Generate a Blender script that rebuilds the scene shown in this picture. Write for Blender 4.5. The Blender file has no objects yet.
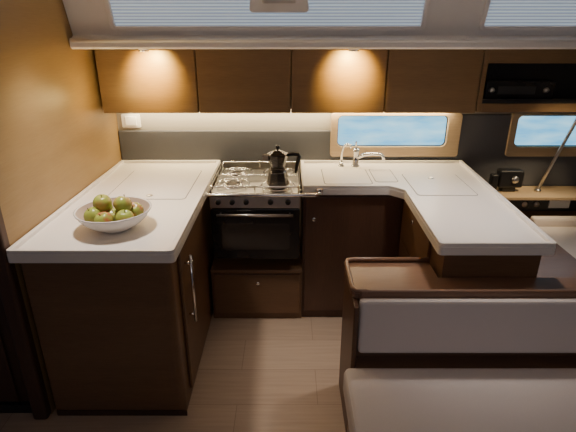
import bpy, bmesh, math, random
from mathutils import Vector, Matrix
random.seed(4)
C = bpy.context.scene.collection
PI = math.pi
ORG = {}
# ------------------------------------------------------------------ materials
def newmat(name):
    m = bpy.data.materials.new(name); m.use_nodes = True
    nt = m.node_tree; b = nt.nodes['Principled BSDF']
    return m, nt, b
def plain(name, col, rough=.5, metal=0., bump=0., bscale=200, emit=None, es=0., var=.06, spec=None, coat=0):
    m, nt, b = newmat(name)
    b.inputs['Roughness'].default_value = rough; b.inputs['Metallic'].default_value = metal
    if coat: b.inputs['Coat Weight'].default_value = coat
    if spec is not None: b.inputs['Specular IOR Level'].default_value = spec
    tc = nt.nodes.new('ShaderNodeTexCoord'); n = nt.nodes.new('ShaderNodeTexNoise')
    n.inputs['Scale'].default_value = bscale if bump else 9; n.inputs['Detail'].default_value = 4
    nt.links.new(tc.outputs['Object'], n.inputs['Vector'])
    r = nt.nodes.new('ShaderNodeValToRGB')
    r.color_ramp.elements[0].color = tuple(c*(1-var) for c in col)+(1,)
    r.color_ramp.elements[1].color = tuple(min(1,c*(1+var)) for c in col)+(1,)
    r.color_ramp.elements[0].position = .3; r.color_ramp.elements[1].position = .7
    nt.links.new(n.outputs['Fac'], r.inputs['Fac']); nt.links.new(r.outputs['Color'], b.inputs['Base Color'])
    if bump:
        bp = nt.nodes.new('ShaderNodeBump'); bp.inputs['Strength'].default_value = bump; bp.inputs['Distance'].default_value = .002
        nt.links.new(n.outputs['Fac'], bp.inputs['Height']); nt.links.new(bp.outputs['Normal'], b.inputs['Normal'])
    if emit:
        b.inputs['Emission Color'].default_value = tuple(emit)+(1,); b.inputs['Emission Strength'].default_value = es
    return m
def wood(name, dark, light, axis='x', rough=.42, sc=1.0):
    m, nt, b = newmat(name)
    tc = nt.nodes.new('ShaderNodeTexCoord'); L = nt.links.new
    def noise(a, c, det, dist):
        mp = nt.nodes.new('ShaderNodeMapping'); s = [c*sc]*3; s['xyz'.index(axis)] = a*sc
        mp.inputs['Scale'].default_value = s; L(tc.outputs['Object'], mp.inputs['Vector'])
        n = nt.nodes.new('ShaderNodeTexNoise'); n.inputs['Scale'].default_value = 1; n.inputs['Detail'].default_value = det
        n.inputs['Distortion'].default_value = dist; L(mp.outputs['Vector'], n.inputs['Vector']); return n
    n1 = noise(1.2, 14, 4, .3); n2 = noise(12, 330, 3, 0)
    mx = nt.nodes.new('ShaderNodeMix'); mx.data_type = 'FLOAT'; mx.inputs[0].default_value = .6
    L(n1.outputs['Fac'], mx.inputs[2]); L(n2.outputs['Fac'], mx.inputs[3])
    r = nt.nodes.new('ShaderNodeValToRGB'); e = r.color_ramp.elements
    e[0].position = .28; e[1].position = .72; e[0].color = tuple(dark)+(1,); e[1].color = tuple(light)+(1,)
    L(mx.outputs[0], r.inputs['Fac']); L(r.outputs['Color'], b.inputs['Base Color'])
    b.inputs['Roughness'].default_value = rough
    bp = nt.nodes.new('ShaderNodeBump'); bp.inputs['Strength'].default_value = .04; bp.inputs['Distance'].default_value = .001
    L(n2.outputs['Fac'], bp.inputs['Height']); L(bp.outputs['Normal'], b.inputs['Normal'])
    return m
M = {}
M['wx'] = wood('oak_x', (.165,.098,.046), (.24,.148,.070), 'x')
DD, DL = (.145,.078,.040), (.215,.12,.062)
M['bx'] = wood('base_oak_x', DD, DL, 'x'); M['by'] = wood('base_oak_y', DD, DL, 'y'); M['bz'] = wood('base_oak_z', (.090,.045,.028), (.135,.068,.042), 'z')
M['frame'] = wood('window_oak', (.45,.33,.20), (.58,.44,.28), 'x')
M['wall'] = wood('bulkhead_oak', (.29,.185,.075), (.36,.24,.105), 'y', .45)
M['wdark'] = wood('dark_oak', (.055,.027,.017), (.09,.044,.026), 'z', .5)
M['wtop'] = wood('bench_oak', (.19,.105,.065), (.27,.155,.10), 'x', .3)
M['counter'] = plain('solid_surface', (.88,.84,.79), .3, var=.0)
M['seam'] = plain('seam_grey', (.24,.22,.21), .6)
M['white'] = plain('moulded_white', (.84,.82,.82), .35, var=.02)
M['cream'] = plain('hull_lining', (.42,.39,.34), .6, bump=.3, bscale=260, var=.03)
M['panel'] = plain('grey_leatherette', (.105,.108,.122), .55, bump=.5, bscale=260)
M['cush'] = plain('cushion_cloth', (.78,.71,.68), .8, bump=.25, bscale=500, var=.03)
M['steel'] = plain('brushed_steel', (.66,.64,.62), .32, 1.)
M['chrome'] = plain('chrome', (.90,.90,.90), .14, 1.)
M['black'] = plain('black_plastic', (.018,.018,.02), .35)
M['enamel'] = plain('black_enamel', (.016,.014,.014), .22)
M['glassb'] = plain('oven_glass', (.035,.030,.028), .06, coat=.5)
M['moka'] = plain('dark_moka', (.085,.075,.072), .26, .9)
M['pot_black'] = plain('bakelite', (.012,.010,.010), .3)
M['iron'] = plain('burner_iron', (.06,.055,.055), .5, .6)
M['bowl'] = plain('bowl_glaze', (.80,.77,.76), .25, var=.02)
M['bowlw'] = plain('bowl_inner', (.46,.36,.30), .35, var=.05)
M['stem'] = plain('fruit_stem', (.08,.045,.02), .8)
M['socket'] = plain('switch_white', (.90,.88,.84), .4, var=.01)
M['lens'] = plain('lamp_lens', (.9,.8,.6), .4, emit=(1,.78,.42), es=6)
M['led'] = plain('led_lens', (.9,.85,.7), .4, emit=(1,.85,.6), es=1.5)
M['display'] = plain('display_grey', (.04,.042,.045), .08)
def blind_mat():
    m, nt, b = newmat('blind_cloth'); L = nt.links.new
    tc = nt.nodes.new('ShaderNodeTexCoord'); wv = nt.nodes.new('ShaderNodeTexWave'); wv.bands_direction = 'Z'  # wave stripes paint the shading between pleats into the cloth colour
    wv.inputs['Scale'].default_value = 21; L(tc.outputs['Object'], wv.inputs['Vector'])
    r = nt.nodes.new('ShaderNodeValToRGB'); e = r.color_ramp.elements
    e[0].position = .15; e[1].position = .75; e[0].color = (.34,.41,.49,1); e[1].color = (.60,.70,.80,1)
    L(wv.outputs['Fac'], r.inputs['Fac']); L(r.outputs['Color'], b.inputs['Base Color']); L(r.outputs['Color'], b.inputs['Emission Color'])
    b.inputs['Emission Strength'].default_value = .5; b.inputs['Roughness'].default_value = .8  # cloth glows to stand in for daylight coming through from behind
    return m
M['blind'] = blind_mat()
def apple_mat(i):
    m, nt, b = newmat('apple_skin'); L = nt.links.new
    tc = nt.nodes.new('ShaderNodeTexCoord'); n = nt.nodes.new('ShaderNodeTexNoise')
    mp = nt.nodes.new('ShaderNodeMapping'); mp.inputs['Location'].default_value = (i*3.1, i*1.7, i)
    n.inputs['Scale'].default_value = 14; n.inputs['Detail'].default_value = 3
    L(tc.outputs['Object'], mp.inputs['Vector']); L(mp.outputs['Vector'], n.inputs['Vector'])
    r = nt.nodes.new('ShaderNodeValToRGB'); e = r.color_ramp.elements
    e[0].position = .46; e[1].position = .62
    e[0].color = (.36,.44,.09,1); e[1].color = (.52,.14,.08,1) if i % 2 else (.50,.36,.12,1)
    L(n.outputs['Fac'], r.inputs['Fac']); L(r.outputs['Color'], b.inputs['Base Color']); b.inputs['Roughness'].default_value = .24
    return m
def sea_mat():
    m, nt, b = newmat('window_sea_view'); L = nt.links.new
    tc = nt.nodes.new('ShaderNodeTexCoord'); mp = nt.nodes.new('ShaderNodeMapping'); mp.inputs['Scale'].default_value = (4,1,16)
    n = nt.nodes.new('ShaderNodeTexNoise'); n.inputs['Scale'].default_value = 1; n.inputs['Detail'].default_value = 3
    L(tc.outputs['Object'], mp.inputs['Vector']); L(mp.outputs['Vector'], n.inputs['Vector'])
    r = nt.nodes.new('ShaderNodeValToRGB'); e = r.color_ramp.elements
    e[0].position = .35; e[1].position = .68; e[0].color = (.12,.50,.86,1); e[1].color = (.42,.80,.98,1)
    L(n.outputs['Fac'], r.inputs['Fac']); L(r.outputs['Color'], b.inputs['Emission Color'])
    b.inputs['Emission Strength'].default_value = 1.5
    b.inputs['Base Color'].default_value = (.05,.12,.2,1); b.inputs['Roughness'].default_value = .1
    return m
M['sea'] = sea_mat()
def floor_mat():
    m, nt, b = newmat('sole_planks'); L = nt.links.new
    tc = nt.nodes.new('ShaderNodeTexCoord')
    br = nt.nodes.new('ShaderNodeTexBrick'); br.inputs['Scale'].default_value = 1; br.offset = .37
    br.inputs['Brick Width'].default_value = 1.1; br.inputs['Row Height'].default_value = .26
    br.inputs['Mortar Size'].default_value = .0015; br.inputs['Mortar'].default_value = (.30,.22,.16,1)
    br.inputs['Color1'].default_value = (.46,.35,.26,1); br.inputs['Color2'].default_value = (.52,.40,.30,1)
    L(tc.outputs['Object'], br.inputs['Vector'])
    mp = nt.nodes.new('ShaderNodeMapping'); mp.inputs['Scale'].default_value = (3,60,3)
    n = nt.nodes.new('ShaderNodeTexNoise'); n.inputs['Scale'].default_value = 1; n.inputs['Detail'].default_value = 5
    L(tc.outputs['Object'], mp.inputs['Vector']); L(mp.outputs['Vector'], n.inputs['Vector'])
    mx = nt.nodes.new('ShaderNodeMix'); mx.data_type = 'RGBA'; mx.blend_type = 'MULTIPLY'; mx.inputs[0].default_value = .35
    r = nt.nodes.new('ShaderNodeValToRGB'); r.color_ramp.elements[0].position = .3; r.color_ramp.elements[1].position = .7
    r.color_ramp.elements[0].color = (.6,.58,.56,1); r.color_ramp.elements[1].color = (1,1,1,1)
    L(n.outputs['Fac'], r.inputs['Fac']); L(br.outputs['Color'], mx.inputs[6]); L(r.outputs['Color'], mx.inputs[7])
    L(mx.outputs[2], b.inputs['Base Color']); b.inputs['Roughness'].default_value = .4
    return m
M['floor'] = floor_mat()
# ------------------------------------------------------------------ mesh helpers
def box(bm, x0, x1, y0, y1, z0, z1, mat=None):
    vs = [bm.verts.new(Vector(p) if mat is None else mat @ Vector(p)) for p in
          [(x0,y0,z0),(x1,y0,z0),(x1,y1,z0),(x0,y1,z0),(x0,y0,z1),(x1,y0,z1),(x1,y1,z1),(x0,y1,z1)]]
    for f in [(3,2,1,0),(4,5,6,7),(0,1,5,4),(1,2,6,5),(2,3,7,6),(3,0,4,7)]:
        bm.faces.new([vs[i] for i in f])
    return bm
def B(*a):
    bm = bmesh.new()
    if a: box(bm, *a)
    return bm
def fillet(pts, r, n=6):
    out = []; N = len(pts)
    for i in range(N):
        ri = r[i] if isinstance(r, (list,tuple)) else r
        p0, p1, p2 = Vector(pts[i-1]), Vector(pts[i]), Vector(pts[(i+1)%N])
        if ri <= 0: out.append(p1.copy()); continue
        d1 = (p0-p1).normalized(); d2 = (p2-p1).normalized()
        th = math.acos(max(-1,min(1,d1.dot(d2)))); t = ri/math.tan(th/2)
        c = p1 + (d1+d2).normalized()*(ri/math.sin(th/2))
        a = p1+d1*t-c; b = p1+d2*t-c
        tot = math.atan2(a.x*b.y-a.y*b.x, a.x*b.x+a.y*b.y)
        for k in range(n+1):
            an = tot*k/n
            out.append(c+Vector((a.x*math.cos(an)-a.y*math.sin(an), a.x*math.sin(an)+a.y*math.cos(an))))
    return out
def inset(pts, d):          # CCW polygon
    out = []; N = len(pts)
    for i in range(N):
        p0, p1, p2 = Vector(pts[i-1]), Vector(pts[i]), Vector(pts[(i+1)%N])
        e1 = (p1-p0).normalized(); e2 = (p2-p1).normalized()
        n1 = Vector((-e1.y,e1.x)); n2 = Vector((-e2.y,e2.x)); b = (n1+n2)
        out.append(p1 + b*(d/(1+n1.dot(n2))))
    return out
def prism(bm, out, z0, z1):
    a = [bm.verts.new((p[0],p[1],z0)) for p in out]; b = [bm.verts.new((p[0],p[1],z1)) for p in out]; n = len(a)
    bm.faces.new(a[::-1]); bm.faces.new(b)
    for i in range(n): bm.faces.new((a[i],a[(i+1)%n],b[(i+1)%n],b[i]))
    return bm
def ring(bm, o, i_, z0, z1):
    n = len(o); R = [[bm.verts.new((p[0],p[1],z)) for p in q] for q, z in ((o,z0),(o,z1),(i_,z1),(i_,z0))]
    for k in range(4):
        A, Bb = R[k], R[(k+1)%4]
        for j in range(n): bm.faces.new((A[j],A[(j+1)%n],Bb[(j+1)%n],Bb[j]))
    return bm
def lathe(bm, prof, c=(0,0,0), n=32, mat=None, smooth=True):
    rows = []
    for r, z in prof:
        if r < 1e-6: vs = [bm.verts.new((0,0,z))]
        else: vs = [bm.verts.new((r*math.cos(2*PI*k/n), r*math.sin(2*PI*k/n), z)) for k in range(n)]
        rows.append(vs)
    T = Matrix.Translation(c) @ (mat if mat is not None else Matrix.Identity(4))
    for vs in rows:
        for v in vs: v.co = T @ v.co
    for a, b in zip(rows, rows[1:]):
        for k in range(n):
            k2 = (k+1)%n
            if len(a) == 1 and len(b) == 1: continue
            if len(a) == 1: f = bm.faces.new((a[0], b[k2], b[k]))
            elif len(b) == 1: f = bm.faces.new((a[k], a[k2], b[0]))
            else: f = bm.faces.new((a[k],a[k2],b[k2],b[k]))
            f.smooth = smooth
    return bm
def tube(bm, pts, r, n=10, closed=False):
    pts = [Vector(p) for p in pts]; N = len(pts); rows = []; ref = None
    for i, p in enumerate(pts):
        if closed: d = (pts[(i+1)%N]-pts[i-1]).normalized()
        else: d = (pts[min(i+1,N-1)]-pts[max(i-1,0)]).normalized()
        if ref is None: ref = d.orthogonal().normalized()
        ref = (ref-d*ref.dot(d)).normalized(); o = d.cross(ref)
        rr = r[i] if isinstance(r,(list,tuple)) else r
        rows.append([bm.verts.new(p+ref*rr*math.cos(2*PI*k/n)+o*rr*math.sin(2*PI*k/n)) for k in range(n)])
    for i in range(N if closed else N-1):
        a, b = rows[i], rows[(i+1)%N]
        for k in range(n):
            f = bm.faces.new((a[k],a[(k+1)%n],b[(k+1)%n],b[k])); f.smooth = True
    if not closed: bm.faces.new(rows[0][::-1]); bm.faces.new(rows[-1])
    return bm
def arc(c, r, a0, a1, n=8, plane='xz'):
    o = []
    for k in range(n+1):
        a = a0+(a1-a0)*k/n; u, v = r*math.cos(a), r*math.sin(a)
        o.append((c[0]+u, c[1], c[2]+v) if plane == 'xz' else (c[0]+u, c[1]+v, c[2]) if plane == 'xy' else (c[0], c[1]+u, c[2]+v))
    return o
def root(name, label, cat, loc, group=None):
    o = bpy.data.objects.new(name, None); C.objects.link(o); o.location = loc; o.empty_display_size = .05
    o['label'] = label; o['category'] = cat
    if group: o['group'] = group
    ORG[o.name] = Vector(loc); return o
def obj(name, bm, mat, parent=None, bevel=0, seg=2, smooth=False, org=None):
    bmesh.ops.recalc_face_normals(bm, faces=bm.faces[:])
    if parent is not None: off = ORG[parent.name]
    elif org is not None: off = Vector(org)
    else:
        xs = [v.co for v in bm.verts]
        off = Vector(((min(v.x for v in xs)+max(v.x for v in xs))/2, (min(v.y for v in xs)+max(v.y for v in xs))/2, min(v.z for v in xs)))
    bmesh.ops.translate(bm, verts=bm.verts[:], vec=-off)
    if smooth:
        for f in bm.faces: f.smooth = True
    me = bpy.data.meshes.new(name); bm.to_mesh(me); bm.free(); me.materials.append(mat)
    o = bpy.data.objects.new(name, me); C.objects.link(o)
    if parent is not None: o.parent = parent
    else: o.location = off
    ORG[o.name] = off
    if bevel:
        m = o.modifiers.new('bevel','BEVEL'); m.width = bevel; m.segments = seg; m.limit_method = 'ANGLE'; m.angle_limit = .6
    return o
def struct(name, bm, mat, **k):
    par = k.get('parent'); o = obj(name, bm, mat, **k)
    if par is None: o['kind'] = 'structure'
    return o
RX = Matrix.Rotation(PI/2, 4, 'X')
def face_y(bm, y):
    bm.transform(Matrix.Translation((0,y,0)) @ RX); return bm
def rect(x0,x1,y0,y1): return [(x0,y0),(x1,y0),(x1,y1),(x0,y1)]
# ------------------------------------------------------------------ the setting
struct('floor', B(-2.4,2.4,-.6,3.2,-.04,0), M['floor'], org=(0.15,1.55,0))
struct('wall_back', B(-1.2,2.4,3.12,3.2,0,2.05), M['cream'])
struct('wall_left', prism(bmesh.new(), [(-1.22,1.75),(-1.160,1.75),(-1.142,3.12),(-1.22,3.12)],0,2.05), M['wall'], org=(0,0,0))
struct('wall_front', B(-2.4,-1.225,1.78,1.84,0,2.05), M['wdark'])
struct('trim_1', B(-1.232,-1.160,1.705,1.765,0,2.05), M['wdark'], bevel=.015, seg=4)
struct('wall_right', B(2.4,2.46,-.6,3.2,0,2.05), M['cream'])
struct('baseboard_left', B(-2.4,-1.232,1.755,1.78,0,.05), M['black'])
struct('ceiling', B(-2.4,2.4,-.6,3.2,2.05,2.1), M['white'])
d = struct('door_1', B(-2.0,-1.32,1.765,1.78,.06,1.95), M['wdark'], bevel=.004)
prof = [(2.62,1.652),(3.12,1.652),(3.12,2.05),(2.545,2.05),(2.655,1.72),(2.64,1.712),(2.63,1.708),(2.61,1.708),(2.601,1.698),(2.601,1.662)]
bm = bmesh.new()
a = [bm.verts.new((-1.145,y,z)) for y, z in prof]; b = [bm.verts.new((2.4,y,z)) for y, z in prof]
bm.faces.new(a); bm.faces.new(b[::-1])
for i in range(len(a)): bm.faces.new((a[i],b[i],b[(i+1)%len(a)],a[(i+1)%len(a)]))
struct('wall_coachroof', bm, M['white'])
struct('trim_2', tube(bmesh.new(), [(-1.135,2.597,1.697),(2.39,2.597,1.697)], .010), M['white'])
struct('trim_3', B(-1.138,.30,3.095,3.12,.90,1.117), M['panel'], bevel=.006, seg=3)
struct('trim_4', B(1.13,1.50,3.098,3.12,.73,1.225), M['panel'], bevel=.008, seg=3)
struct('trim_5', B(.28,1.14,3.10,3.12,.90,.95), M['panel'])
struct('trim_6', B(1.495,2.4,3.10,3.12,.73,.95), M['panel'])
for k, (x0, x1) in enumerate(((.286,1.152),(1.478,2.30))):
    o1 = fillet(rect(x0,x1,.944,1.236), .02); i1 = fillet(rect(x0+.045,x1-.09,1.012,1.220), .035)
    w = struct('window_%d' % (k+1), face_y(ring(bmesh.new(), o1, i1, 0, .04), 3.12), M['frame'], bevel=.004)
    obj('window_pane', B(x0+.03,x1-.07,3.108,3.116,1.0,1.228), M['sea'], w)
    obj('window_gasket', face_y(ring(bmesh.new(), fillet(rect(x0+.043,x1-.088,1.010,1.222), .035), fillet(rect(x0+.050,x1-.095,1.017,1.215), .03), 0, .02), 3.118), M['black'], w)
TILT = math.atan2(.11,.33)
def coach_window(n, x0, x1):
    P = Matrix.Translation((0,2.655,1.72)) @ Matrix.Rotation(TILT,4,'X')
    bm = ring(bmesh.new(), fillet(rect(x0,x1,.025,.31), .035), fillet(rect(x0+.025,x1-.025,.045,.29), .02), 0, .018)
    bm.transform(P @ RX); struct('window_%d' % n, bm, M['white'], bevel=.004)
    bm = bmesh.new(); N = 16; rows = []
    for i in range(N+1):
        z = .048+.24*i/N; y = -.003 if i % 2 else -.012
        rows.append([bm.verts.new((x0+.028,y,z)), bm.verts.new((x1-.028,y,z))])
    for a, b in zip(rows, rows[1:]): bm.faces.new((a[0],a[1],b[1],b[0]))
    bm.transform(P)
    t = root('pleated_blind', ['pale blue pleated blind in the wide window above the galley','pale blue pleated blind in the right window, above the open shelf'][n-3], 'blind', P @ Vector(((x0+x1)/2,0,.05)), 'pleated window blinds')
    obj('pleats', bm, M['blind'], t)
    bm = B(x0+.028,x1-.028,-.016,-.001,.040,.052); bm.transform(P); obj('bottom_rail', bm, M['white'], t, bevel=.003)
    return P
P = coach_window(3, -.93, .72); coach_window(4, 1.00, 2.05)
t = root('window_latch', 'grey moulded latch over the centre of the wide blind', 'latch', P @ Vector((-.05,-.02,.12)))
bm = prism(bmesh.new(), fillet([(-.20,.125),(.11,.125),(.085,.29),(-.175,.29)], .02), .018, .035); bm.transform(P @ RX)
obj('latch_cover', bm, M['white'], t, bevel=.006)
bm = B(-.13,.04,-.055,-.033,.175,.195); bm.transform(P); obj('handle', bm, M['steel'], t, bevel=.006)
# ------------------------------------------------------------------ overhead cabinets
XS = [-1.12,-.538,.018,.58,1.135]
labs = ['overhead oak cabinet in the left corner, lit by the left spotlight','overhead oak cabinet above the moka pot, second from the left',
        'overhead oak cabinet above the tap, lit by the right spotlight','overhead oak cabinet beside the open shelf']
for k in range(4):
    x0, x1 = XS[k]+.002, XS[k+1]-.002
    t = root('overhead_cabinet', labs[k], 'cabinet', ((x0+x1)/2,2.98,1.283), 'overhead oak cabinets')
    obj('body', B(x0,x1,2.862,3.118,1.283,1.648), M['wx'], t)
    obj('door', B(x0+.001,x1-.001,2.838,2.860,1.278,1.640), M['wx'], t, bevel=.005, seg=3)
t = root('open_shelf', 'open oak wall shelf unit with dark recess at the right end', 'shelf', (1.6,2.98,1.283))
bm = bmesh.new(); box(bm,1.137,1.165,2.84,3.118,1.283,1.648); box(bm,2.1,2.13,2.84,3.118,1.283,1.648)
box(bm,1.165,2.1,2.84,3.118,1.283,1.335); box(bm,1.165,2.1,2.84,3.118,1.565,1.648)
obj('frame', bm, M['wx'], t, bevel=.003)
obj('back_panel', B(1.165,2.1,3.05,3.118,1.335,1.565), M['black'], t)
obj('guard_rail', B(1.165,2.1,2.842,2.85,1.335,1.36), M['black'], t)
t = root('stereo', 'glossy black stereo inside the open shelf', 'stereo', (1.46,2.95,1.336))
obj('case', B(1.20,1.62,2.90,3.04,1.336,1.46), M['enamel'], t, bevel=.008)
obj('display', B(1.27,1.50,2.894,2.902,1.38,1.43), M['display'], t, bevel=.002)
for x in (1.235,1.565): obj('knob', lathe(bmesh.new(), [(0,.016),(.014,.016),(.018,0),(0,0)], (x,2.90,1.405), 20, RX), M['steel'], t)
t = root('strip_light', 'slim lit strip lamp under the overhead cabinets', 'lamp', (0,3.04,1.268))
obj('housing', B(-1.08,1.10,3.03,3.06,1.272,1.2828), M['white'], t); obj('diffuser', B(-1.07,1.09,3.034,3.056,1.268,1.272), M['led'], t)
for k, x in enumerate((-.79,.36)):
    t = root('spotlight', ['small warm spotlight above the left corner cabinet','small warm spotlight above the cabinet over the tap'][k], 'lamp', (x,2.70,1.652), 'spotlights under the moulded shelf')
    obj('bezel', lathe(bmesh.new(), [(.024,.0),(.03,-.002),(.030,-.014),(.022,-.014),(.02,-.004)], (x,2.70,1.652), 24), M['chrome'], t)
    obj('lens', lathe(bmesh.new(), [(0,-.016),(.012,-.015),(.021,-.010),(.021,0),(0,0)], (x,2.70,1.652), 24), M['lens'], t)
t = root('light_switch', 'white rectangular switch plate on wall above the left worktop', 'switch', (-1.055,3.12,1.15))
obj('plate', face_y(prism(bmesh.new(), fillet(rect(-1.11,-.985,1.135,1.225), .008), 0, .010), 3.12), M['socket'], t, bevel=.002)
obj('rocker', B(-1.085,-1.01,3.102,3.112,1.150,1.21), M['socket'], t, bevel=.003)
# ------------------------------------------------------------------ worktops
def worktop(name, label, poly, rads):
    t = root(name, label, 'worktop', (sum(p[0] for p in poly)/len(poly), sum(p[1] for p in poly)/len(poly), .852))
    bm = prism(bmesh.new(), fillet(poly, rads), .860, .900)
    obj('slab', bm, M['counter'], t, bevel=.003)
    bm = ring(bmesh.new(), fillet(inset(poly,.001), rads), fillet(inset(poly,.022), [max(.004,r-.02) for r in rads]), .8995, .918)
    obj('raised_rim', bm, M['counter'], t, bevel=.003)
    return t
def hatch(t, x0,x1,y0,y1, lx, ly, name='hatch_lid'):
    obj('lid_seam', ring(bmesh.new(), fillet(rect(x0-.005,x1+.005,y0-.005,y1+.005),.024), fillet(rect(x0-.0005,x1+.0005,y0-.0005,y1+.0005),.02), .8995,.9006), M['seam'], t)
    h = obj(name, prism(bmesh.new(), fillet(rect(x0,x1,y0,y1),.02), .8995,.9025), M['counter'], t, bevel=.001)
    if lx is not None:
        obj('latch', lathe(bmesh.new(), [(.018,.0),(.018,.003),(.014,.004),(.012,.002),(0,.002)], (lx,ly,.9022), 20), M['steel'], h)
t = worktop('worktop', 'white left worktop with raised rim carrying the fruit bowl', [(-1.157,1.700),(-.466,1.700),(-.462,3.094),(-1.140,3.094)], [.015,.02,.004,.004])
hatch(t, -.99,-.56,2.36,2.90, -.76,2.41)
t = worktop('worktop', 'white L-shaped right worktop with sink cover beside the cooker', [(.085,3.094),(.085,2.535),(.585,2.535),(.655,2.465),(.64,1.77),(1.138,1.77),(1.19,3.094)], [.004,.01,.03,.03,.02,.015,.004])
hatch(t, .22,.50,2.62,2.93, None,None,'sink_cover'); hatch(t, .53,.66,2.66,2.93, None,None,'sink_cover')
hatch(t, .72,1.05,2.42,2.82, .875,2.73)
# ------------------------------------------------------------------ base cabinets
t = root('base_cabinet', 'oak base cabinet under the left worktop with tall bar handle', 'cabinet', (-.8,2.4,0))
obj('body', prism(bmesh.new(), fillet([(-1.132,1.745),(-.50,1.745),(-.50,3.09),(-1.132,3.09)], [.004,.035,.002,.002]), .0,.859), M['bx'], t)
d = obj('door', B(-.4985,-.484,1.86,2.44,.06,.835), M['by'], t, bevel=.004)
hb = tube(bmesh.new(), [(-.455,1.93,.42),(-.455,1.93,.78)], .007, 12)
for z in (.46,.74): tube(hb, [(-.486,1.93,z),(-.455,1.93,z)], .005)
obj('handle', hb, M['chrome'], d)
obj('toe_kick', B(-1.127,-.493,1.738,1.745,0,.03), M['wdark'], t)
def knob(par, x, y, z, axis='y', name='knob'):
    m = RX if axis == 'y' else Matrix.Rotation(-PI/2,4,'Y')
    return obj(name, lathe(bmesh.new(), [(0,0),(.012,0),(.013,.004),(.010,.006),(.006,.007),(0,.007)], (x,y,z), 16, m), M['chrome'], par)
t = root('drawer_unit', 'low dark oak drawer unit under the cooker', 'cabinet', (-.2,2.8,0))
obj('body', B(-.482,.088,2.56,3.09,0,.345), M['bx'], t)
obj('ledge', B(-.482,.088,2.53,3.09,.346,.372), M['bx'], t, bevel=.006)
dr = obj('drawer', B(-.465,.075,2.542,2.559,.05,.335), M['bx'], t, bevel=.004)
knob(dr, -.19,2.542,.27)
t = root('base_cabinet', 'dark oak sink cabinet to the right of the cooker', 'cabinet', (.38,2.8,0))
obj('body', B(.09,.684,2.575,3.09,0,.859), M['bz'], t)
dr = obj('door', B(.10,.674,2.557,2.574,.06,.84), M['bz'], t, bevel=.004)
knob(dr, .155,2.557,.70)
t = root('base_cabinet', 'oak base cabinet under the right arm of the worktop', 'cabinet', (.9,2.4,0))
obj('body', B(.686,1.112,1.822,3.09,0,.859), M['bx'], t)
dr = obj('drawer', B(.670,.685,2.0,2.53,.60,.84), M['by'], t, bevel=.004); knob(dr, .670,2.30,.79,'x')
dr = obj('door', B(.670,.685,2.0,2.53,.06,.593), M['by'], t, bevel=.004); knob(dr, .670,2.30,.56,'x')
# ------------------------------------------------------------------ cooker
t = root('cooker', 'stainless steel gimballed gas cooker with black oven door', 'cooker', (-.19,2.78,.465))
obj('body', B(-.45,.07,2.52,3.05,.465,.868), M['steel'], t, bevel=.006)
obj('hob_plate', B(-.445,.065,2.525,3.045,.8685,.874), M['steel'], t, bevel=.002)
obj('control_panel', B(-.45,.07,2.498,2.519,.795,.868), M['steel'], t, bevel=.004)
for x in (-.40,-.32,-.24,-.10,.0): obj('knob', lathe(bmesh.new(), [(0,.022),(.010,.022),(.014,.016),(.017,.0),(0,0)], (x,2.498,.832), 18, RX), M['black'], t)
dd = obj('oven_door', face_y(prism(bmesh.new(), fillet(rect(-.448,.068,.468,.788), .012), 0, .022), 2.519), M['enamel'], t, bevel=.004)
obj('door_window', face_y(prism(bmesh.new(), fillet(rect(-.39,.01,.53,.70), .02), 0, .003), 2.497), M['glassb'], dd)
hb = tube(bmesh.new(), [(-.41,2.465,.762),(.03,2.465,.762)], .009, 12)
for x in (-.39,.01): tube(hb, [(x,2.466,.762),(x,2.498,.762)], .006)
obj('door_handle', hb, M['steel'], dd)
for k, (bx, by, br) in enumerate(((-.33,2.665,.045),(-.33,2.905,.035),(-.06,2.63,.035),(-.06,2.90,.045))):
    bn = obj('burner', lathe(bmesh.new(), [(br+.012,0),(br+.012,.004),(br,.006),(br,.012),(br-.008,.016),(0,.017)], (bx,by,.874), 24), M['iron'], t)
    bm = tube(bmesh.new(), arc((bx,by,.888), .098, 0, 2*PI, 28, 'xy')[:-1], .0045, 8, True)
    tube(bm, arc((bx,by,.891), .055, 0, 2*PI, 24, 'xy')[:-1], .0035, 8, True)
    for j in range(4):
        a = PI/4+j*PI/2
        tube(bm, [(bx+.03*math.cos(a),by+.03*math.sin(a),.891),(bx+.115*math.cos(a),by+.115*math.sin(a),.891),(bx+.12*math.cos(a),by+.12*math.sin(a),.874)], .0045, 8)
    obj('pot_rest', bm, M['chrome'], t)
rr = fillet(rect(-.445,.065,2.515,3.04), .02)
bm = tube(bmesh.new(), [(p.x,p.y,.918) for p in rr], .0055, 10, True)
for x, y in ((-.44,2.53),(.06,2.53),(-.44,3.03),(.06,3.03),(-.19,3.04),(-.19,2.515)): tube(bm, [(x,y,.872),(x,y,.918)], .004, 8)
obj('fiddle_rail', bm, M['chrome'], t)
for y in (2.775,2.79): obj('pot_clamp', tube(bmesh.new(), [(-.44,y,.905),(-.36,y,.905),(-.33,y+(.03 if y>2.78 else -.03),.905),(-.28,y,.905),(-.11,y,.905),(-.06,y+(.03 if y>2.78 else -.03),.905),(-.01,y,.905),(.06,y,.905)], .004, 8), M['chrome'], t)
for x in (-.468,.078): obj('pivot', lathe(bmesh.new(), [(0,-.011),(.014,-.011),(.014,.011),(0,.011)], (x,2.78,.80), 16, Matrix.Rotation(PI/2,4,'Y')), M['steel'], t)
t = root('crash_bar', 'polished steel crash bar across the front of the cooker', 'rail', (-.16,2.47,.88))
bm = tube(bmesh.new(), [(-.475,2.51,.888),(-.47,2.47,.888),(-.45,2.458,.888),(.15,2.458,.888),(.175,2.47,.888),(.18,2.52,.888)], .011, 12)
obj('bar', bm, M['chrome'], t)
obj('bracket', B(.16,.20,2.518,2.5345,.868,.905), M['chrome'], t, bevel=.003)
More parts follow.
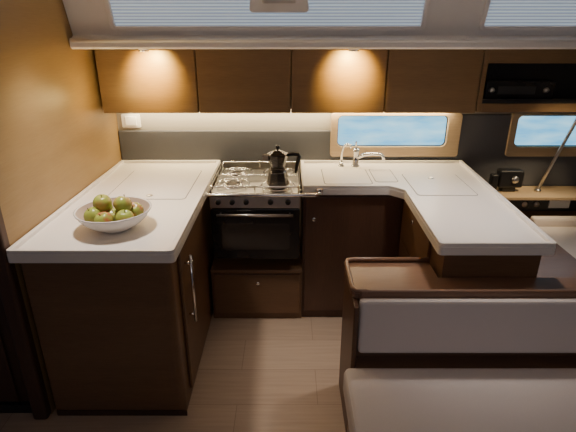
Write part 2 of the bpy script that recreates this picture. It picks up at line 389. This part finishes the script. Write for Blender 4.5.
# ------------------------------------------------------------------ moka pot
mx, my, mz = -.06, 2.63, .8955
t = root('moka_pot', 'dark metal stovetop moka coffee pot on the cooker', 'coffee pot', (mx,my,mz))
o = lambda p, n=8: lathe(bmesh.new(), p, (mx,my,mz), n, None, False)
obj('boiler', o([(0,0),(.064,0),(.067,.004),(.052,.078),(.044,.088),(0,.088)]), M['moka'], t, bevel=.001)
obj('collar', o([(0,.088),(.047,.088),(.049,.092),(.049,.104),(.045,.108),(0,.108)], 32), M['moka'], t, bevel=.001)
obj('jug', o([(0,.108),(.042,.108),(.044,.12),(.063,.182),(0,.182)]), M['moka'], t, bevel=.001)
obj('spout', prism(bmesh.new(), [(mx-.052,my-.02),(mx-.052,my+.02),(mx-.090,my)], mz+.148, mz+.183), M['moka'], t, bevel=.002)
ld = obj('lid', o([(0,.1825),(.065,.1825),(.062,.189),(.02,.206),(0,.208)]), M['moka'], t, bevel=.001)
obj('knob', o([(0,.205),(.006,.206),(.006,.212),(.013,.222),(.011,.234),(0,.237)], 16), M['pot_black'], ld)
obj('handle', tube(bmesh.new(), [(mx+.05,my,mz+.176),(mx+.085,my,mz+.184),(mx+.118,my,mz+.182),(mx+.124,my,mz+.170),(mx+.114,my,mz+.120),(mx+.105,my,mz+.07)], [.010,.012,.013,.013,.012,.009], 6), M['pot_black'], t)
# ------------------------------------------------------------------ taps
t = root('mixer_tap', 'chrome mixer tap with long spout behind the sink cover', 'tap', (.45,3.0,.9005))
obj('column', lathe(bmesh.new(), [(.028,0.0005),(.028,.006),(.019,.012),(.017,.09),(.020,.10),(.018,.118),(0,.124)], (.45,3.0,.90), 24), M['chrome'], t)
obj('spout', tube(bmesh.new(), [(.455,2.998,.955),(.50,2.975,.985),(.55,2.95,.998),(.60,2.925,.998),(.615,2.918,.985),(.616,2.917,.965)], [.012,.011,.010,.010,.010,.010], 12), M['chrome'], t)
obj('lever', tube(bmesh.new(), [(.45,3.0,1.015),(.445,2.985,1.045),(.44,2.955,1.075)], [.008,.006,.005], 10), M['chrome'], t)
t = root('swan_neck_tap', 'slim chrome curved tap left of the mixer tap', 'tap', (.355,3.0,.9005))
obj('base', lathe(bmesh.new(), [(.02,0.0005),(.02,.006),(.012,.012),(.010,.03),(0,.03)], (.355,3.0,.90), 20), M['chrome'], t)
obj('spout', tube(bmesh.new(), [(.355,3.0,.93),(.356,3.0,.99),(.362,2.995,1.03),(.385,2.985,1.055),(.405,2.975,1.05),(.41,2.97,1.03)], .007, 10), M['chrome'], t)
# ------------------------------------------------------------------ bowl with fruit
bx, by, bz = -.80, 1.985, .9
t = root('fruit_bowl', 'wide white bowl full of fruit on the left worktop', 'bowl', (bx,by,bz))
obj('shell', lathe(bmesh.new(), [(0,0.001),(.075,0.001),(.080,.004),(.086,.010),(.118,.028),(.148,.055),(.168,.086),(.170,.092),(.166,.094),(.1605,.0905)], (bx,by,bz), 48), M['bowl'], t)
obj('glazed_inside', lathe(bmesh.new(), [(.1605,.0905),(.142,.060),(.112,.034),(.08,.018),(.04,.012),(0,.011)], (bx,by,bz), 48), M['bowlw'], t)
spots = [(0,0,.052)] + [(.090*math.cos(a), .090*math.sin(a), .070) for a in [math.radians(20+60*k) for k in range(6)]] + [(-.050,.009,.118),(.050,-.009,.118)]
al = ['olive apple hidden in the middle of the bowl','reddish apple at the right rim of the bowl','olive apple at the back right of the bowl','reddish apple at the back left of the bowl',
      'olive green apple against the left rim of the bowl','reddish apple at the front left of the bowl','green apple at the front right of the bowl','apple on top of the pile, left one','yellow green apple on top of the pile, right one']
for k, (ax, ay, az) in enumerate(spots):
    r = .0415
    t = root('apple', al[k], 'apple', (bx+ax,by+ay,bz+az), 'apples in the white bowl')
    pr = []
    for j in range(15):
        th = PI*j/14; rr_ = r*math.sin(th)*(1+.05*math.cos(th)); zz = -r*.92*math.cos(th)
        if th > PI*.78: zz -= .010*((th-PI*.78)/(PI*.22))**2
        if j == 0: rr_ = 0
        pr.append((max(rr_,0) if j < 14 else 0, zz))
    obj('flesh', lathe(bmesh.new(), pr, (bx+ax,by+ay,bz+az), 24), apple_mat(k if k != 7 else 10), t)
    obj('stem', tube(bmesh.new(), [(bx+ax,by+ay,bz+az+.024),(bx+ax+.002,by+ay,bz+az+.034),(bx+ax+.006,by+ay,bz+az+.043)], .0018, 6), M['stem'], t)
    t.rotation_euler = (random.uniform(-.5,.3), random.uniform(-.5,.5), random.uniform(0,6))
# ------------------------------------------------------------------ settee in front
t = root('settee', 'dark oak settee frame with flat shelf top behind the pale cushions', 'bench', (.9,1.5,0))
top = [(.265,1.675),(1.85,1.675),(1.85,1.815),(.668,1.815),(.668,1.965),(.265,1.965)]
obj('shelf_top', prism(bmesh.new(), fillet(top,[.03,0,0,.0,.0,.04]), .705,.730), M['wtop'], t, bevel=.004)
obj('front_rail', B(.30,1.85,1.662,1.682,.70,.752), M['wtop'], t, bevel=.008, seg=4)
obj('end_rail', tube(bmesh.new(), [(.33,1.672,.742),(.285,1.678,.742),(.272,1.70,.742),(.272,1.93,.742),(.282,1.955,.742),(.31,1.962,.742),(.665,1.962,.742)], .011, 10), M['wtop'], t)
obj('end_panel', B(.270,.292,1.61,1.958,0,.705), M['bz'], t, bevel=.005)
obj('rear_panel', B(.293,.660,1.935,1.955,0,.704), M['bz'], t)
obj('backboard', B(.293,1.85,1.69,1.71,.0,.704), M['wtop'], t)
obj('seat_base', B(.270,1.85,.90,1.60,0,.30), M['wtop'], t, bevel=.004)
obj('seat_ledge', B(.293,1.85,1.60,1.689,.0,.40), M['wtop'], t)
def cushion(name, label, b, bev, cat='cushion', grp=None, rot=0):
    x0,x1,y0,y1,z0,z1 = b
    t = root(name, label, cat, ((x0+x1)/2,(y0+y1)/2,z0), grp)
    obj('cover', B(*b), M['cush'], t, bevel=bev, seg=6, smooth=True)
    e = bev*.35
    o2 = fillet(rect(x0+e,x1-e,y0+e,y1-e), bev*.6, 4)
    obj('piping', tube(bmesh.new(), [(p.x,p.y,z1-e) for p in o2], .0035, 6, True), M['cush'], t)
    if rot: t.rotation_euler.x = rot
    return t
cushion('back_cushion', 'pale long backrest cushion leaning on the settee board', (.296,1.85,1.600,1.648,.475,.722), .019, rot=math.radians(-6))
cushion('seat_cushion', 'pale thick seat cushion of the front settee', (.235,1.85,.90,1.590,.301,.43), .030)
# ------------------------------------------------------------------ chart corner on the right
t = root('chart_locker', 'oak locker ledge along the hull beneath the right window', 'cabinet', (1.8,3.0,0))
obj('body', B(1.215,2.39,2.965,3.095,0,.705), M['wx'], t)
obj('top', B(1.205,2.39,2.86,3.095,.706,.73), M['frame'], t, bevel=.005)
t = root('switch_panel', 'black switch panel with sockets below the oak ledge', 'panel', (1.9,2.93,.62))
obj('plate', B(1.50,2.38,2.94,2.964,.60,.703), M['black'], t, bevel=.004)
for x in (1.60,1.68): obj('socket', lathe(bmesh.new(), [(0,.010),(.008,.010),(.010,.004),(.018,.004),(.019,0),(0,0)], (x,2.94,.650), 20, RX), M['steel'], t)
obj('switch_plate', B(1.76,1.90,2.932,2.94,.625,.68), M['socket'], t, bevel=.003)
t = root('side_bench', 'oak side bench box right of the worktop holding pale cushions', 'bench', (1.8,2.4,0))
obj('box', B(1.215,2.39,1.975,2.935,0,.46), M['wx'], t)
obj('rim', prism(bmesh.new(), fillet([(1.215,1.975),(1.595,1.975),(1.595,2.935),(1.215,2.935)], [0,.02,.02,0]), .461,.575), M['wtop'], t, bevel=.006)
cushion('side_seat_cushion', 'pale seat cushion on the side bench at the right edge', (1.61,2.38,2.02,2.80,.461,.555), .025)
cushion('side_back_cushion', 'narrow pale bolster cushion against the switch panel', (1.61,2.38,2.81,2.87,.461,.60), .02)
t = root('radio', 'small black radio with dial on the oak ledge', 'radio', (1.46,3.0,.73))
obj('case', B(1.41,1.57,2.955,3.03,.76,.88), M['black'], t, bevel=.012, seg=3)
obj('stand', B(1.44,1.53,2.965,3.02,.731,.761), M['black'], t, bevel=.004)
obj('dial', lathe(bmesh.new(), [(0,.018),(.020,.018),(.024,.010),(.026,0),(0,0)], (1.51,2.956,.82), 20, RX), M['steel'], t)
obj('handset', B(1.36,1.405,2.96,3.01,.745,.85), M['black'], t, bevel=.010, seg=3)
co = [(1.385+.008*math.cos(k*1.1)-.0012*k, 2.955+.008*math.sin(k*1.1), .745-.0002*k) for k in range(30)]
obj('cord', tube(bmesh.new(), co, .003, 6), M['black'], t)
t = root('chart_lamp', 'thin steel reading lamp stalk leaning at the right edge', 'lamp', (1.69,2.98,.73))
obj('base', lathe(bmesh.new(), [(0,0),(.022,0),(.022,.01),(.010,.018),(0,.018)], (1.69,2.98,.731), 20), M['steel'], t)
obj('stalk', tube(bmesh.new(), [(1.69,2.98,.745),(1.70,2.92,.90),(1.715,2.82,1.15),(1.73,2.72,1.40),(1.735,2.69,1.47)], .010, 10), M['steel'], t)
obj('lamp_head', tube(bmesh.new(), [(1.735,2.69,1.46),(1.74,2.66,1.51),(1.75,2.61,1.53)], [.010,.02,.026], 16), M['black'], t)
# ------------------------------------------------------------------ lights
def light(kind, loc, power, col, target=None, size=None, sy=None, **k):
    l = bpy.data.lights.new(kind.lower()+'_light', kind); l.energy = power; l.color = col
    o = bpy.data.objects.new(l.name, l); C.objects.link(o); o.location = loc
    if kind == 'AREA':
        l.shape = 'RECTANGLE'; l.size = size; l.size_y = sy or size
    if kind == 'SPOT': l.spot_size = k.get('cone', 2.2); l.spot_blend = k.get('blend',.8); l.shadow_soft_size = size or .02
    if kind == 'POINT': l.shadow_soft_size = size or .05
    if target: o.rotation_euler = (Vector(target)-Vector(loc)).to_track_quat('-Z','Y').to_euler()
    return o
WARM = (1,.66,.16)
for x in (-.79,.36):
    light('SPOT', (x,2.665,1.610), 48, WARM, (x,2.84,1.52), cone=1.7, blend=1)
light('POINT', (-.98,2.62,1.40), 2.0, (1,.70,.24), size=.05)
light('AREA', (0,3.06,1.265), 13, (1,.78,.46), (0,3.04,.9), 2.1, .02)
light('SPOT', (-.84,2.10,2.03), 70, (1,.86,.74), (-.84,2.10,0), .06, cone=1.4, blend=.9)
light('SPOT', (.85,2.20,2.03), 56, (1,.88,.80), (.85,2.20,0), .06, cone=1.3, blend=1)
light('SPOT', (0.05,2.0,2.03), 17, (1,.80,.60), (.05,2.0,0), .08, cone=.8, blend=1)
light('SPOT', (1.70,2.35,2.03), 95, (1,.76,.44), (1.60,2.98,.74), .06, cone=.6, blend=1)
light('AREA', (.5,-.3,1.9), 3.2, (.97,.91,.93), (.4,2.2,.9), 1.6, .6)
w = bpy.data.worlds.new('World'); bpy.context.scene.world = w; w.use_nodes = True
w.node_tree.nodes['Background'].inputs[0].default_value = (.58,.54,.66,1); w.node_tree.nodes['Background'].inputs[1].default_value = .09
# ------------------------------------------------------------------ camera
cam = bpy.data.cameras.new('camera'); co = bpy.data.objects.new('camera', cam); C.objects.link(co)
co.location = (0,0,1.765); co.rotation_euler = (math.radians(90-22.2),0,0); cam.lens = 36*465/576; cam.sensor_width = 36
bpy.context.scene.camera = co
